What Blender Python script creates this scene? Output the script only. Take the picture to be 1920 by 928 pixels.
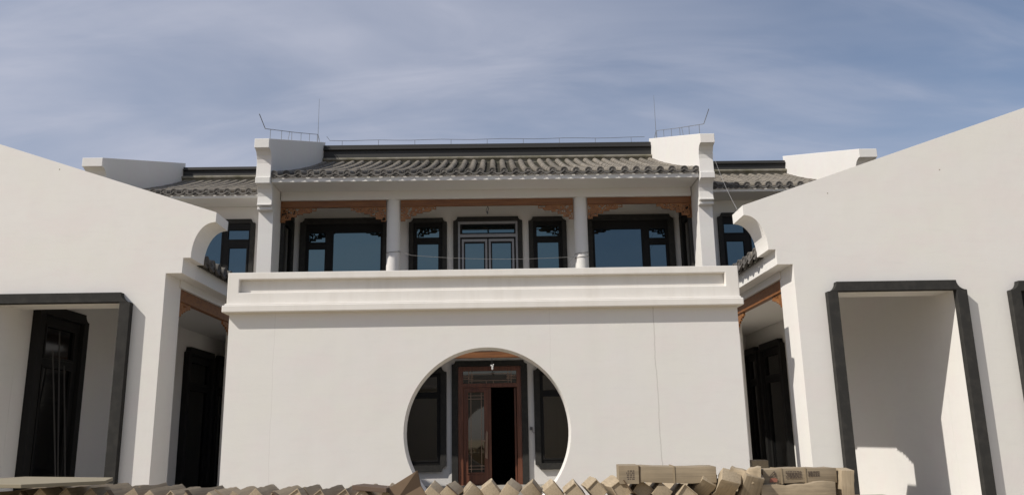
import bpy, bmesh, math, random
from mathutils import Vector, Matrix
from mathutils.geometry import tessellate_polygon
random.seed(7)
R = math.radians
for o in list(bpy.data.objects): bpy.data.objects.remove(o)
S = bpy.context.scene
COL = S.collection

# ------------------------------------------------------------------ camera, sky, sun, exposure
cam = bpy.data.cameras.new('camera'); cam.lens = 28.875; cam.sensor_width = 36; cam.clip_end = 5000; cam.clip_start = 0.05
cam_ob = bpy.data.objects.new('camera', cam); COL.objects.link(cam_ob)
CM = ((0.9997, 0.013952, 0.020121), (-0.016442, -0.226399, 0.973896), (-0.018143, 0.973935, 0.226102))
mw = Matrix.Identity(4)
for i in range(3):
    mw[i][0] = CM[i][0]; mw[i][1] = CM[i][1]; mw[i][2] = -CM[i][2]
mw[0][3], mw[1][3], mw[2][3] = 0.2, 0.0, 1.6
cam_ob.matrix_world = mw
S.camera = cam_ob
SUN_DIR = Vector((1.0, 0.53, -1.03)).normalized()      # the way the light travels
SUN_EL = math.asin(-SUN_DIR.z)
SUN_ROT = math.atan2(-SUN_DIR.x, -SUN_DIR.y)
W = bpy.data.worlds.new('World'); S.world = W; W.use_nodes = True
nt = W.node_tree; nt.nodes.clear()
def nd(t, kind, **kw):
    n = t.nodes.new(kind)
    for k, v in kw.items(): setattr(n, k, v)
    return n
sky = nd(nt, 'ShaderNodeTexSky', sky_type='NISHITA', sun_disc=False)
sky.sun_elevation = SUN_EL; sky.sun_rotation = SUN_ROT; sky.air_density = 1.0; sky.dust_density = 1.2; sky.ozone_density = 2.6
tc = nd(nt, 'ShaderNodeTexCoord')
sep = nd(nt, 'ShaderNodeSeparateXYZ'); nt.links.new(tc.outputs['Generated'], sep.inputs[0])
def wmath(op, a, b=None):
    n = nd(nt, 'ShaderNodeMath', operation=op)
    for i, v in enumerate((a, b)):
        if v is None: continue
        if isinstance(v, (int, float)): n.inputs[i].default_value = v
        else: nt.links.new(v, n.inputs[i])
    return n.outputs[0]
den = wmath('ADD', wmath('MAXIMUM', sep.outputs[2], 0.0), 0.40)
cu, cv = wmath('DIVIDE', sep.outputs[0], den), wmath('DIVIDE', sep.outputs[1], den)
cmb = nd(nt, 'ShaderNodeCombineXYZ'); nt.links.new(cu, cmb.inputs[0]); nt.links.new(cv, cmb.inputs[1])
def cirrus(rot, sc, nscale, detail, lo, hi, off):
    mp = nd(nt, 'ShaderNodeMapping'); mp.inputs['Rotation'].default_value = (0, 0, R(rot)); mp.inputs['Scale'].default_value = sc
    mp.inputs['Location'].default_value = off
    nt.links.new(cmb.outputs[0], mp.inputs[0])
    ns = nd(nt, 'ShaderNodeTexNoise'); ns.inputs['Scale'].default_value = nscale; ns.inputs['Detail'].default_value = detail
    ns.inputs['Roughness'].default_value = 0.55; ns.inputs['Distortion'].default_value = 0.5
    nt.links.new(mp.outputs[0], ns.inputs['Vector'])
    rp = nd(nt, 'ShaderNodeMapRange'); rp.inputs['From Min'].default_value = lo; rp.inputs['From Max'].default_value = hi
    rp.interpolation_type = 'SMOOTHSTEP'
    nt.links.new(ns.outputs['Fac'], rp.inputs['Value'])
    return rp.outputs[0]
c1 = cirrus(25, (0.8, 1.3, 1), 1.5, 5, 0.30, 0.74, (0.4, 0.2, 0))
c2 = cirrus(-20, (0.9, 3.4, 1), 2.6, 8, 0.36, 0.82, (3.1, 1.7, 0))
cl = wmath('ADD', wmath('MULTIPLY', c1, 0.40), wmath('MULTIPLY', c2, 0.30))
# the thin cloud veil is denser towards the sun's side of the sky
veil = wmath('SUBTRACT', 0.27, wmath('MULTIPLY', sep.outputs[0], 0.40))
cl = wmath('MAXIMUM', wmath('MINIMUM', wmath('ADD', cl, veil), 0.8), 0.0)
mix = nd(nt, 'ShaderNodeMix', data_type='RGBA')
nt.links.new(cl, mix.inputs['Factor']); nt.links.new(sky.outputs[0], mix.inputs['A'])
mix.inputs['B'].default_value = (5.3, 5.5, 6.5, 1)
bg = nd(nt, 'ShaderNodeBackground'); bg.inputs['Strength'].default_value = 0.09
out = nd(nt, 'ShaderNodeOutputWorld')
nt.links.new(mix.outputs['Result'], bg.inputs['Color']); nt.links.new(bg.outputs[0], out.inputs[0])
sun = bpy.data.lights.new('sun', 'SUN'); sun.energy = 4.2; sun.angle = R(0.53); sun.color = (1.0, 0.95, 0.87)
sun_ob = bpy.data.objects.new('sun', sun); COL.objects.link(sun_ob)
sun_ob.rotation_euler = SUN_DIR.to_track_quat('-Z', 'Y').to_euler(); sun_ob.location = (-20, -10, 25)
S.view_settings.view_transform = 'Standard'; S.view_settings.look = 'None'; S.view_settings.gamma = 1.0
S.view_settings.exposure = 0.15
S.render.engine = 'CYCLES'

# ------------------------------------------------------------------ materials
def mat(name, col, rough=0.8, var=0.0, scale=3.0, bump=0.0, bscale=60.0, spec=0.5, metal=0.0, ior=1.45, col2=None, streak=0.0, rnd=0.0, dust=None, crack=False, stretch=None, tint=None, blotch=False, flute=0.0):
    m = bpy.data.materials.new(name); m.use_nodes = True; t = m.node_tree; b = t.nodes['Principled BSDF']
    b.inputs['Roughness'].default_value = rough; b.inputs['Metallic'].default_value = metal
    b.inputs['IOR'].default_value = ior; b.inputs['Specular IOR Level'].default_value = spec
    if tint: b.inputs['Specular Tint'].default_value = (*tint, 1)
    geo = nd(t, 'ShaderNodeNewGeometry'); L = t.links.new
    base = nd(t, 'ShaderNodeRGB'); base.outputs[0].default_value = (*col, 1); cur = base.outputs[0]
    def noise(sc, det=5, st=None, rough_=0.6):
        n = nd(t, 'ShaderNodeTexNoise'); n.inputs['Scale'].default_value = sc; n.inputs['Detail'].default_value = det
        n.inputs['Roughness'].default_value = rough_
        if st:
            mp = nd(t, 'ShaderNodeMapping'); mp.inputs['Scale'].default_value = st
            L(geo.outputs['Position'], mp.inputs[0]); L(mp.outputs[0], n.inputs['Vector'])
        else: L(geo.outputs['Position'], n.inputs['Vector'])
        return n.outputs['Fac']
    def blend(fac, color, mode='MIX'):
        nonlocal cur
        x = nd(t, 'ShaderNodeMix', data_type='RGBA', blend_type=mode)
        if isinstance(fac, float): x.inputs['Factor'].default_value = fac
        else: L(fac, x.inputs['Factor'])
        L(cur, x.inputs['A'])
        if isinstance(color, tuple): x.inputs['B'].default_value = (*color, 1)
        else: L(color, x.inputs['B'])
        cur = x.outputs['Result']
    def rng(v, a, b_, lo=0.0, hi=1.0):
        n = nd(t, 'ShaderNodeMapRange'); n.inputs['From Min'].default_value = a; n.inputs['From Max'].default_value = b_
        n.inputs['To Min'].default_value = lo; n.inputs['To Max'].default_value = hi
        L(v, n.inputs['Value']); return n.outputs[0]
    if col2 is not None: blend(rng(noise(scale, 6, stretch), 0.38, 0.66), col2)
    if var:
        blend(rng(noise(scale * 0.6, 5), 0.3, 0.7, 0, var), tuple(c * 0.72 for c in col))
        blend(rng(noise(scale * 5.0, 4), 0.45, 0.75, 0, var * 0.7), tuple(c * 0.8 for c in col))
    if blotch:                           # trowelled coats of slightly different white
        blend(rng(noise(1.1, 3), 0.40, 0.62, 0, 0.55), (col[0] * .985, col[1] * .995, col[2] * .955))
        blend(rng(noise(1.7, 3, (1, 1, 1.6)), 0.46, 0.66, 0, 0.55), (col[0] * .985, col[1] * .945, col[2] * .955))
        blend(rng(noise(7.0, 6, (0.35, 0.35, 2.2)), 0.52, 0.72, 0, 0.18), tuple(c * .86 for c in col))
    if flute:                            # the flutes and scuffs of corrugated board run along the carton
        to = nd(t, 'ShaderNodeTexCoord'); fm_ = nd(t, 'ShaderNodeMapping'); fm_.inputs['Scale'].default_value = (75, 2.2, 75)
        L(to.outputs['Object'], fm_.inputs[0]); fn = nd(t, 'ShaderNodeTexNoise'); fn.inputs['Scale'].default_value = 1.0; fn.inputs['Detail'].default_value = 3
        L(fm_.outputs[0], fn.inputs['Vector']); blend(rng(fn.outputs['Fac'], 0.42, 0.68, 0, flute), tuple(c * 0.58 for c in col))
    if streak:
        blend(rng(noise(1.0, 5, (5.0, 5.0, 0.22)), 0.48, 0.78, 0, streak), (col[0] * 0.72, col[1] * 0.69, col[2] * 0.64))
    if dust: blend(rng(noise(9.0, 5), 0.45, 0.75, 0, 0.7), dust)
    if rnd:
        oi = nd(t, 'ShaderNodeObjectInfo'); hsv = nd(t, 'ShaderNodeHueSaturation')
        L(rng(oi.outputs['Random'], 0, 1, 1 - rnd, 1 + rnd), hsv.inputs['Value']); L(cur, hsv.inputs['Color']); cur = hsv.outputs[0]
    if crack:
        # fine hairline joints in the render, running up the wall at two places
        sp = nd(t, 'ShaderNodeSeparateXYZ'); L(geo.outputs['Position'], sp.inputs[0])
        wob = rng(noise(1.0, 6, (0.0, 0.0, 1.3)), 0, 1, -0.05, 0.05)
        for x0, w_, st_ in ((2.42, 0.004, 0.45), (-2.9, 0.003, 0.16), (0.95, 0.003, 0.14)):
            a = nd(t, 'ShaderNodeMath', operation='ADD'); L(sp.outputs[0], a.inputs[0]); L(wob, a.inputs[1])
            s_ = nd(t, 'ShaderNodeMath', operation='SUBTRACT'); L(a.outputs[0], s_.inputs[0]); s_.inputs[1].default_value = x0
            ab = nd(t, 'ShaderNodeMath', operation='ABSOLUTE'); L(s_.outputs[0], ab.inputs[0])
            f_ = rng(ab.outputs[0], w_, w_ * 2.4, st_, 0.0)
            blend(f_, (0.36, 0.33, 0.30))
    L(cur, b.inputs['Base Color'])
    if blotch:                           # broad unevenness of the hand floated coat
        b2 = nd(t, 'ShaderNodeBump'); b2.inputs['Strength'].default_value = 0.17; b2.inputs['Distance'].default_value = 0.02
        L(noise(2.6, 3), b2.inputs['Height'])
    if bump:
        bm = nd(t, 'ShaderNodeBump'); bm.inputs['Strength'].default_value = bump; bm.inputs['Distance'].default_value = 0.01
        L(noise(bscale, 4), bm.inputs['Height'])
        if blotch: L(b2.outputs[0], bm.inputs['Normal']); L(bm.outputs[0], b.inputs['Normal'])
    return m
PL = (0.705, 0.684, 0.655)
M = {}
M['plaster'] = mat('white_plaster', PL, 0.85, var=0.13, scale=0.7, bump=0.15, bscale=38, streak=0.04, blotch=True)
M['plaster_joint'] = mat('white_plaster_with_hairlines', PL, 0.85, var=0.13, scale=0.7, bump=0.15, bscale=38, streak=0.05, crack=True, blotch=True)
M['plaster_dirty'] = mat('white_plaster_weathered', (0.71, 0.68, 0.635), 0.85, var=0.16, scale=1.6, bump=0.12, bscale=45, streak=0.3)
M['charcoal'] = mat('charcoal_stone_trim', (0.038, 0.037, 0.035), 0.8, var=0.3, scale=3, bump=0.1, bscale=90, spec=0.08, dust=(0.058, 0.055, 0.050))
M['dark_frame'] = mat('dark_bronze_frame', (0.016, 0.0155, 0.015), 0.5, var=0.2, spec=0.12)
M['silver'] = mat('grey_aluminium_frame', (0.25, 0.25, 0.26), 0.45, metal=0.2)
M['glass'] = mat('dark_blue_window_glass', (0.006, 0.010, 0.012), 0.02, spec=0.5, ior=2.35, tint=(0.62, 0.92, 1.0))
M['glass_deep'] = mat('deep_blue_window_glass', (0.005, 0.009, 0.014), 0.02, ior=2.2, tint=(0.56, 0.84, 1.0))
M['niche_glass'] = mat('unlit_door_glass', (0.006, 0.006, 0.006), 0.08, ior=1.45, spec=0.3)
M['dim_glass'] = mat('dark_plain_window_glass', (0.012, 0.010, 0.006), 0.03, ior=2.0, tint=(1.0, 0.93, 0.8), col2=(0.004, 0.004, 0.004), scale=1.2)
M['tile'] = mat('grey_clay_roof_tile', (0.195, 0.172, 0.14), 0.9, col2=(0.14, 0.125, 0.105), scale=1.6, bump=0.2, bscale=40, rnd=0.17)
M['pan'] = mat('shade_darkened_pan_tile', (0.075, 0.065, 0.055), 0.9, col2=(0.05, 0.052, 0.034), scale=2.0, bump=0.5, bscale=40)  # albedo lowered to put the channel shade between tile rows into the colour
M['tile_dark'] = mat('dark_clay_end_tile', (0.11, 0.10, 0.09), 0.9, col2=(0.075, 0.07, 0.063), scale=6, bump=0.5, bscale=60, rnd=0.25)
M['ridge'] = mat('dark_ridge_brick', (0.028, 0.027, 0.026), 0.7, var=0.3, scale=3, bump=0.3, bscale=30)
M['moulding'] = mat('pale_ridge_tile', (0.24, 0.22, 0.18), 0.9, col2=(0.13, 0.12, 0.08), scale=3, bump=0.4, bscale=40)
M['wood'] = mat('varnished_orange_wood', (0.23, 0.095, 0.030), 0.45, col2=(0.15, 0.055, 0.018), scale=2.2, stretch=(0.6, 4, 8), bump=0.15, bscale=50)
M['carved'] = mat('carved_orange_wood', (0.27, 0.118, 0.038), 0.5, col2=(0.19, 0.070, 0.020), scale=9)
M['door_wood'] = mat('dark_red_brown_door_wood', (0.175, 0.066, 0.036), 0.4, col2=(0.10, 0.036, 0.020), scale=3, stretch=(7, 7, 0.5))
M['bronze'] = mat('dull_bronze_lattice', (0.30, 0.20, 0.14), 0.45, metal=0.2)
M['card'] = mat('brown_cardboard', (0.37, 0.295, 0.20), 0.9, var=0.6, scale=7, bump=0.4, bscale=26, rnd=0.2, streak=0.3, flute=0.6)
M['card_in'] = mat('dark_worn_cardboard', (0.13, 0.085, 0.05), 0.9, var=0.4, scale=8, bump=0.4, bscale=25, rnd=0.1)
M['tape'] = mat('packing_strap', (0.27, 0.21, 0.135), 0.6)
M['ink'] = mat('dark_printing_ink', (0.07, 0.05, 0.04), 0.8)
M['ink_red'] = mat('reddish_printing_ink', (0.30, 0.12, 0.08), 0.8)
M['old_wood'] = mat('weathered_brown_plank', (0.10, 0.065, 0.045), 0.8, var=0.5, scale=9, bump=0.4)
M['ply'] = mat('grey_plywood', (0.25, 0.215, 0.15), 0.85, var=0.3, scale=5, streak=0.2, bump=0.2)
M['dirt'] = mat('dry_building_site_ground', (0.38, 0.32, 0.225), 0.95, var=0.35, scale=0.8, bump=0.8, bscale=9)
M['paving'] = mat('grey_paving', (0.36, 0.335, 0.295), 0.9, var=0.3, scale=2)
M['steel'] = mat('galvanised_steel', (0.22, 0.23, 0.25), 0.5, metal=0.5)
M['cable'] = mat('grey_cable', (0.10, 0.10, 0.10), 0.6)
M['pale_cable'] = mat('pale_cable', (0.26, 0.25, 0.24), 0.6)
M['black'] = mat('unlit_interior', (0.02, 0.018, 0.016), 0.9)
M['white_plastic'] = mat('white_plastic', (0.65, 0.63, 0.6), 0.5)
M['pole'] = mat('dull_metal_pole', (0.04, 0.037, 0.034), 0.6)

# ------------------------------------------------------------------ mesh building helpers
XZ = lambda u, v, d: (u, d, v)          # plate seen from the front, depth along Y
YZ = lambda u, v, d: (d, u, v)          # plate seen from the side, depth along X
XY = lambda u, v, d: (u, v, d)
class MB:
    def __init__(s): s.v = []; s.f = []; s.mi = []; s.m = 0
    def add(s, vs, fs):
        n = len(s.v); s.v += [tuple(p) for p in vs]; s.f += [tuple(i + n for i in f) for f in fs]; s.mi += [s.m] * len(fs)
    def box(s, x0, x1, y0, y1, z0, z1):
        s.add([(x0, y0, z0), (x1, y0, z0), (x1, y1, z0), (x0, y1, z0), (x0, y0, z1), (x1, y0, z1), (x1, y1, z1), (x0, y1, z1)],
              [(3, 2, 1, 0), (4, 5, 6, 7), (0, 1, 5, 4), (1, 2, 6, 5), (2, 3, 7, 6), (3, 0, 4, 7)])
    def mbox(s, mp, u0, u1, v0, v1, d0, d1):
        s.add([mp(u, v, d) for d in (d0, d1) for v in (v0, v1) for u in (u0, u1)],
              [(0, 1, 3, 2), (4, 6, 7, 5), (0, 4, 5, 1), (2, 3, 7, 6), (0, 2, 6, 4), (1, 5, 7, 3)])
    def plate(s, mp, outer, holes, d0, d1):
        loops = [outer] + list(holes); tri = tessellate_polygon([[Vector((u, v, 0)) for u, v in l] for l in loops])
        flat = [p for l in loops for p in l]; n = len(flat)
        vs = [mp(u, v, d0) for u, v in flat] + [mp(u, v, d1) for u, v in flat]
        fs = [tuple(t) for t in tri] + [tuple(i + n for i in reversed(t)) for t in tri]
        k = 0
        for l in loops:
            for i in range(len(l)):
                a, b = k + i, k + (i + 1) % len(l); fs.append((a, b, b + n, a + n))
            k += len(l)
        s.add(vs, fs)
    def tube(s, pts, r, n=6, caps=True):
        pts = [Vector(p) for p in pts]; vs = []; fs = []
        for i, p in enumerate(pts):
            a = pts[max(i - 1, 0)]; b = pts[min(i + 1, len(pts) - 1)]; d = (b - a).normalized()
            up = Vector((0, 0, 1)) if abs(d.z) < 0.9 else Vector((1, 0, 0))
            e1 = d.cross(up).normalized(); e2 = e1.cross(d)
            rr = r[i] if isinstance(r, (list, tuple)) else r
            for k in range(n):
                t = 2 * math.pi * k / n; vs.append(p + e1 * (rr * math.cos(t)) + e2 * (rr * math.sin(t)))
        for i in range(len(pts) - 1):
            for k in range(n): fs.append((i * n + k, i * n + (k + 1) % n, (i + 1) * n + (k + 1) % n, (i + 1) * n + k))
        if caps: fs.append(tuple(range(n))[::-1]); fs.append(tuple((len(pts) - 1) * n + k for k in range(n)))
        s.add(vs, fs)
    def data(s, name, mats, smooth=False):
        me = bpy.data.meshes.new(name); me.from_pydata(s.v, [], s.f)
        for m in mats: me.materials.append(m)
        me.polygons.foreach_set('material_index', s.mi)
        bm = bmesh.new(); bm.from_mesh(me); bmesh.ops.recalc_face_normals(bm, faces=bm.faces); bm.to_mesh(me); bm.free()
        if smooth:
            me.polygons.foreach_set('use_smooth', [True] * len(me.polygons)); me.set_sharp_from_angle(angle=R(38))
        me.update(); return me
BASE = {}
def link(name, me, parent=None, loc=(0, 0, 0)):
    o = bpy.data.objects.new(name, me); COL.objects.link(o); o.location = loc
    if parent is not None: o.parent = parent
    return o
def thing(name, label, cat, loc=(0, 0, 0), group=None):
    o = bpy.data.objects.new(name, None); COL.objects.link(o); o.location = loc; o.empty_display_size = 0.3
    o['label'] = label; o['category'] = cat
    if group: o['group'] = group
    return o
def base_of(p):
    while p is not None and p.parent is not None: p = p.parent
    return Vector(p.location) if p is not None else Vector((0, 0, 0))
def part(name, mb, m, parent, smooth=False, bevel=0.0, label=None):
    """links the collected geometry (world coordinates) as one mesh under its thing"""
    b = base_of(parent)
    if b.length: mb.v = [(p[0] - b.x, p[1] - b.y, p[2] - b.z) for p in mb.v]
    o = link(name, mb.data(name, m if isinstance(m, list) else [m], smooth), parent)
    if bevel:
        bv = o.modifiers.new('edge', 'BEVEL'); bv.width = bevel; bv.segments = 2; bv.limit_method = 'ANGLE'; bv.angle_limit = R(50)
    if label: o['label'] = label
    return o
def tag(o, label, cat, group=None):
    o['label'] = label; o['category'] = cat
    if group: o['group'] = group
    return o
def structure(name, mb, m):
    o = part(name, mb, m, None); o['kind'] = 'structure'; return o
def rect(u0, u1, v0, v1): return [(u0, v0), (u1, v0), (u1, v1), (u0, v1)]
def notched(u0, u1, v0, v1, n, top=True, bottom=False):
    """rectangle whose corners are scooped out in a concave quarter round with a small step"""
    def sc(cx, cy, sx, sy):
        pts = []
        for k in range(7):
            a = math.pi / 2 * k / 6; pts.append((cx + sx * n * math.sin(a), cy + sy * n * math.cos(a)))
        return pts                       # from (cx, cy +- n) to (cx +- n, cy)
    P = []
    P += [(u0, v0)] if not bottom else sc(u0, v0, 1, 1)
    P += [(u1, v0)] if not bottom else list(reversed(sc(u1, v0, -1, 1)))
    P += [(u1, v1)] if not top else sc(u1, v1, -1, -1)
    P += [(u0, v1)] if not top else list(reversed(sc(u0, v1, 1, -1)))
    return P
def window(parent, mp, u0, u1, v0, v1, panes, w=0.13, proud=0.09, notch=0.11, bottom=False, glass='glass', frame='dark_frame', surround='charcoal', name='window', label=None, bars=None, jitter=0.0):
    """dark surround standing proud of the wall; frame with one hole per pane; each pane of its own"""
    hb = v0 if not bottom else v0 + w
    sm = MB()
    if bottom: sm.plate(mp, notched(u0, u1, v0, v1, notch, True, True), [rect(u0 + w, u1 - w, hb, v1 - w)], 0.0, proud)
    else:
        o = notched(u0, u1, v0, v1, notch, True, False)
        sm.plate(mp, [o[0]] + [(u0 + w, v0), (u0 + w, v1 - w), (u1 - w, v1 - w), (u1 - w, v0)] + o[1:], [], 0.0, proud)
    so = part(name, sm, M[surround], parent, bevel=0.006, label=label)
    fm = MB(); fm.plate(mp, rect(u0 + w + .002, u1 - w - .002, hb + .002, v1 - w - .002), [rect(*p) for p in panes], 0.004, 0.05)
    for (a, b, c, d) in panes:          # a sash lip round each pane
        fm.plate(mp, rect(a - .028, b + .028, c - .028, d + .028), [rect(a + .012, b - .012, c + .012, d - .012)], 0.0505, 0.066)
    part('window_frame', fm, M[frame], so, bevel=0.004)
    for (a, b, c, d) in panes:
        pm = MB(); j = [random.uniform(-jitter, jitter) for _ in range(3)]
        dd = lambda u, v: 0.022 + j[0] + j[1] * (u - a) / (b - a) + j[2] * (v - c) / (d - c)
        pm.add([mp(a, c, dd(a, c)), mp(b, c, dd(b, c)), mp(b, d, dd(b, d)), mp(a, d, dd(a, d)),
                mp(a, c, .008), mp(b, c, .008), mp(b, d, .008), mp(a, d, .008)],
               [(0, 1, 2, 3), (7, 6, 5, 4), (0, 4, 5, 1), (1, 5, 6, 2), (2, 6, 7, 3), (3, 7, 4, 0)])
        part('pane', pm, M[glass], so)
    return so
def lerp(a, b, t): return a + (b - a) * t

# ------------------------------------------------------------------ tiled roof
def roof(parent, mp, a0, a1, s0, z0, s1, z1, sag, step, r=0.082, mats=('tile', 'pan', 'tile_dark')):
    """mp(a, s, z): a along the eave, s up the slope. One object per tile row, per drip tile."""
    n = int(round((a1 - a0) / step)); step = (a1 - a0) / n
    zf = lambda s: z0 + (z1 - z0) * (s - s0) / (s1 - s0) - 4 * sag * ((s - s0) / (s1 - s0)) * (1 - (s - s0) / (s1 - s0))
    sg = 1 if s1 > s0 else -1
    N = 28; pm = MB()
    for k in range(n):                   # pan channels: shallow troughs laid in overlapping steps
        x0 = a0 + k * step; xs = [x0, x0 + step * .25, x0 + step * .5, x0 + step * .75, x0 + step]; dz = [-.02, -.05, -.06, -.05, -.02]
        vs = []; fs = []
        for i in range(N):
            for e in (0, 1):
                s = lerp(s0, s1, (i + e) / N); lift = 0.022 if e == 0 else 0.0
                vs += [mp(x, s, zf(s) + d + lift) for x, d in zip(xs, dz)]
            q = i * 10
            for c in range(4): fs.append((q + c, q + c + 1, q + 6 + c, q + 5 + c))
            if i:
                for c in range(4): fs.append((q - 5 + c, q - 4 + c, q + c + 1, q + c))
        pm.add(vs, fs)
    # under deck
    L = 12; vs = []; fs = []
    for i in range(L + 1):
        s = lerp(s0 + sg * .05, s1, i / L)
        for z in (zf(s) - .075, zf(s) - .115): vs += [mp(a0, s, z), mp(a1, s, z)]
    for i in range(L):
        q = i * 4; fs += [(q, q + 1, q + 5, q + 4), (q + 2, q + 6, q + 7, q + 3), (q, q + 4, q + 6, q + 2), (q + 1, q + 3, q + 7, q + 5)]
    fs += [(0, 2, 3, 1)]; pm.add(vs, fs)
    ro = part('roof', pm, M[mats[1]], parent)
    b = base_of(parent); o0 = Vector(mp(0, 0, 0))
    dirv = Vector(mp(1, 0, 0)) - o0
    def rowmesh(seed):
        rr = random.Random(seed); c = MB(); seg = 16; H = 8; vs = []; fs = []; row = 0
        for i in range(seg):
            j = rr.uniform(-.006, .006); rs = rr.uniform(.95, 1.05)
            for e, rad in ((0, r * 1.06 * rs), (1, r * .93 * rs)):
                s = lerp(s0, s1, (i + e) / seg); 
                for h in range(H + 1):
                    t = math.pi * (-.08 + 1.16 * h / H)
                    vs.append(mp(rad * math.cos(t) + j, s, zf(s) + rad * math.sin(t) - .01))
            for e in range(2 if i < seg - 1 else 1):
                q = (2 * i + e) * (H + 1)
                for h in range(H): fs.append((q + h, q + h + 1, q + H + 2 + h, q + H + 1 + h))
        c.add(vs, fs); c.m = 1
        # round end cap with a raised rim and boss
        K = 14; vs = []; fs = []
        for rad, off in ((r * 1.12, .03), (r * 1.12, -.015), (r * .86, -.015), (r * .78, -.004), (r * .42, -.004), (r * .22, -.02)):
            for k in range(K):
                t = 2 * math.pi * k / K; vs.append(mp(rad * math.cos(t), s0 + sg * off, zf(s0) - .008 + rad * math.sin(t)))
        for ring in range(5):
            for k in range(K): fs.append((ring * K + k, ring * K + (k + 1) % K, (ring + 1) * K + (k + 1) % K, (ring + 1) * K + k))
        fs.append(tuple(5 * K + k for k in range(K))); fs.append(tuple(range(K)))
        c.add(vs, fs)
        c.v = [(p[0] - b.x, p[1] - b.y, p[2] - b.z) for p in c.v]
        return c.data('cover_tile', [M[mats[0]], M[mats[2]]], True)
    rows = [rowmesh(q) for q in range(4)]
    def dripmesh():
        c = MB(); w = step * .5 - .012; P = []
        for k in range(9):
            t = -1 + 2 * k / 8; P.append((w * t, -.015 - .045 * (1 - t * t)))
        for k in range(11):
            t = 1 - 2 * k / 10; P.append((w * t * (1 - .1 * (1 - abs(t))), -.035 - .080 * (1 - abs(t) ** 1.4)))
        n_ = len(P); vs = []
        for off in (-.03, 0.0):
            for u, v in P: vs.append(mp(u, s0 + sg * (off + (v + .05) * .35), zf(s0) + v + .01))
        fs = [tuple(range(n_)), tuple(range(n_, 2 * n_))[::-1]] + [(i, (i + 1) % n_, n_ + (i + 1) % n_, n_ + i) for i in range(n_)]
        c.add(vs, fs); c.v = [(p[0] - b.x, p[1] - b.y, p[2] - b.z) for p in c.v]
        return c.data('drip_tile', [M[mats[2]]])
    dm = dripmesh()
    for k in range(n + 1):
        o = link('cover_tile', rows[k % 4 if k % 7 else 3], ro, dirv * (a0 + k * step + random.uniform(-.011, .011)) + Vector((0, 0, random.uniform(-.007, .007))))
        o.rotation_euler = (0, 0, 0)
        if k < n: link('drip_tile', dm, ro, dirv * (a0 + (k + .5) * step + random.uniform(-.006, .006)) + Vector((0, 0, random.uniform(-.006, .006))))
    return zf

# ------------------------------------------------------------------ carved bracket (fretwork plate)
def bracket(mp, length, height, flip, th=0.035, seed=1, cell=0.02, small=False):
    """a stepped corner bracket: solid rim, pierced scrollwork inside"""
    rr = random.Random(seed); nu, nv = int(length / cell), int(height / cell)
    rings = [(rr.uniform(.05, length * .9), rr.uniform(.0, height * .95), rr.uniform(.022, .045) if small else rr.uniform(.035, .075)) for _ in range(int((120 if small else 46) * length * height / .4))]
    def low(u):                          # lower outline at distance u from the post
        t = u / length
        if t < .14: return height
        if t < .30: return height * .80
        if t < .44: return height * .62
        if t < .62: return height * .47
        if t < .82: return height * .34
        return height * .22 if t > .86 else height * .30
    def solid(i, j):
        u, v = (i + .5) * cell, (j + .5) * cell; h = low(u)
        if v > h or u > length: return False
        if v < .03 or u < .03 or v > h - .026 or u > length - .03: return True
        if abs(low(u + .03) - h) > .01 and v > low(u + .03) - .03: return True
        for (a, b, q) in rings:
            d = math.hypot(u - a, v - b)
            if abs(d - q) < (.009 if small else .0135) or d < (.009 if small else .013): return True
        return False
    g = [[solid(i, j) for j in range(nv)] for i in range(nu)]; mb = MB()
    for i in range(nu):
        for j in range(nv):
            if g[i][j]:
                u0, u1 = i * cell, (i + 1) * cell; v0, v1 = -(j + 1) * cell, -j * cell
                if flip: u0, u1 = -u1, -u0
                q = [(u0, v0), (u1, v0), (u1, v1), (u0, v1)]
                vs = [mp(u, v, d) for d in (0, th) for u, v in q]; fs = [(0, 1, 2, 3), (7, 6, 5, 4)]
                nb = ((i, j + 1, (0, 4, 5, 1)), (i, j - 1, (3, 2, 6, 7)), (i + (-1 if flip else 1), j, (1, 5, 6, 2)), (i + (1 if flip else -1), j, (0, 3, 7, 4)))
                for a, b, f in nb:
                    if not (0 <= a < nu and 0 <= b < nv and g[a][b]): fs.append(f)
                mb.add(vs, fs)
    return mb

# ------------------------------------------------------------------ ground
g = MB(); n = 40
vs = [(-1500 + 3000 * i / n, -1500 + 3000 * j / n, 0) for j in range(n + 1) for i in range(n + 1)]
g.add(vs, [(j * (n + 1) + i, j * (n + 1) + i + 1, (j + 1) * (n + 1) + i + 1, (j + 1) * (n + 1) + i) for j in range(n) for i in range(n)])
structure('ground', g, M['dirt'])
g = MB(); g.box(-4.39, 4.39, 12.05, 19.74, -.2, .22)
structure('courtyard_floor', g, M['paving'])
g = MB(); g.box(-6.74, 6.74, 19.75, 21.49, -.2, .47)
structure('terrace_floor', g, M['paving'])

# ------------------------------------------------------------------ moon gate wall
t = thing('moon_gate_wall', 'white screen wall with a round moon gate opening and a recessed parapet band', 'wall', (0.05, 11.5, 0))
gc, gr = (0.055, 1.70), 1.145
hole = [(gc[0] + gr * math.cos(2 * math.pi * k / 96), gc[1] + gr * math.sin(2 * math.pi * k / 96)) for k in range(96)]
b = MB(); b.plate(XZ, rect(-3.545, 3.62, 0, 3.375), [hole], 11.5, 11.92); part('wall', b, M['plaster_joint'], t)
b = MB(); b.box(-3.62, 3.688, 11.38, 12.04, 3.375, 3.475); part('ledge', b, M['plaster_dirty'], t, bevel=0.012)
b = MB(); b.box(-3.60, 3.67, 11.425, 12.0, 3.475, 3.505); part('ledge_moulding', b, M['plaster_dirty'], t, bevel=0.01)
b = MB(); b.plate(XZ, rect(-3.59, 3.67, 3.505, 3.955), [rect(-3.425, 3.475, 3.665, 3.855)], 11.48, 11.56)
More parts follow.
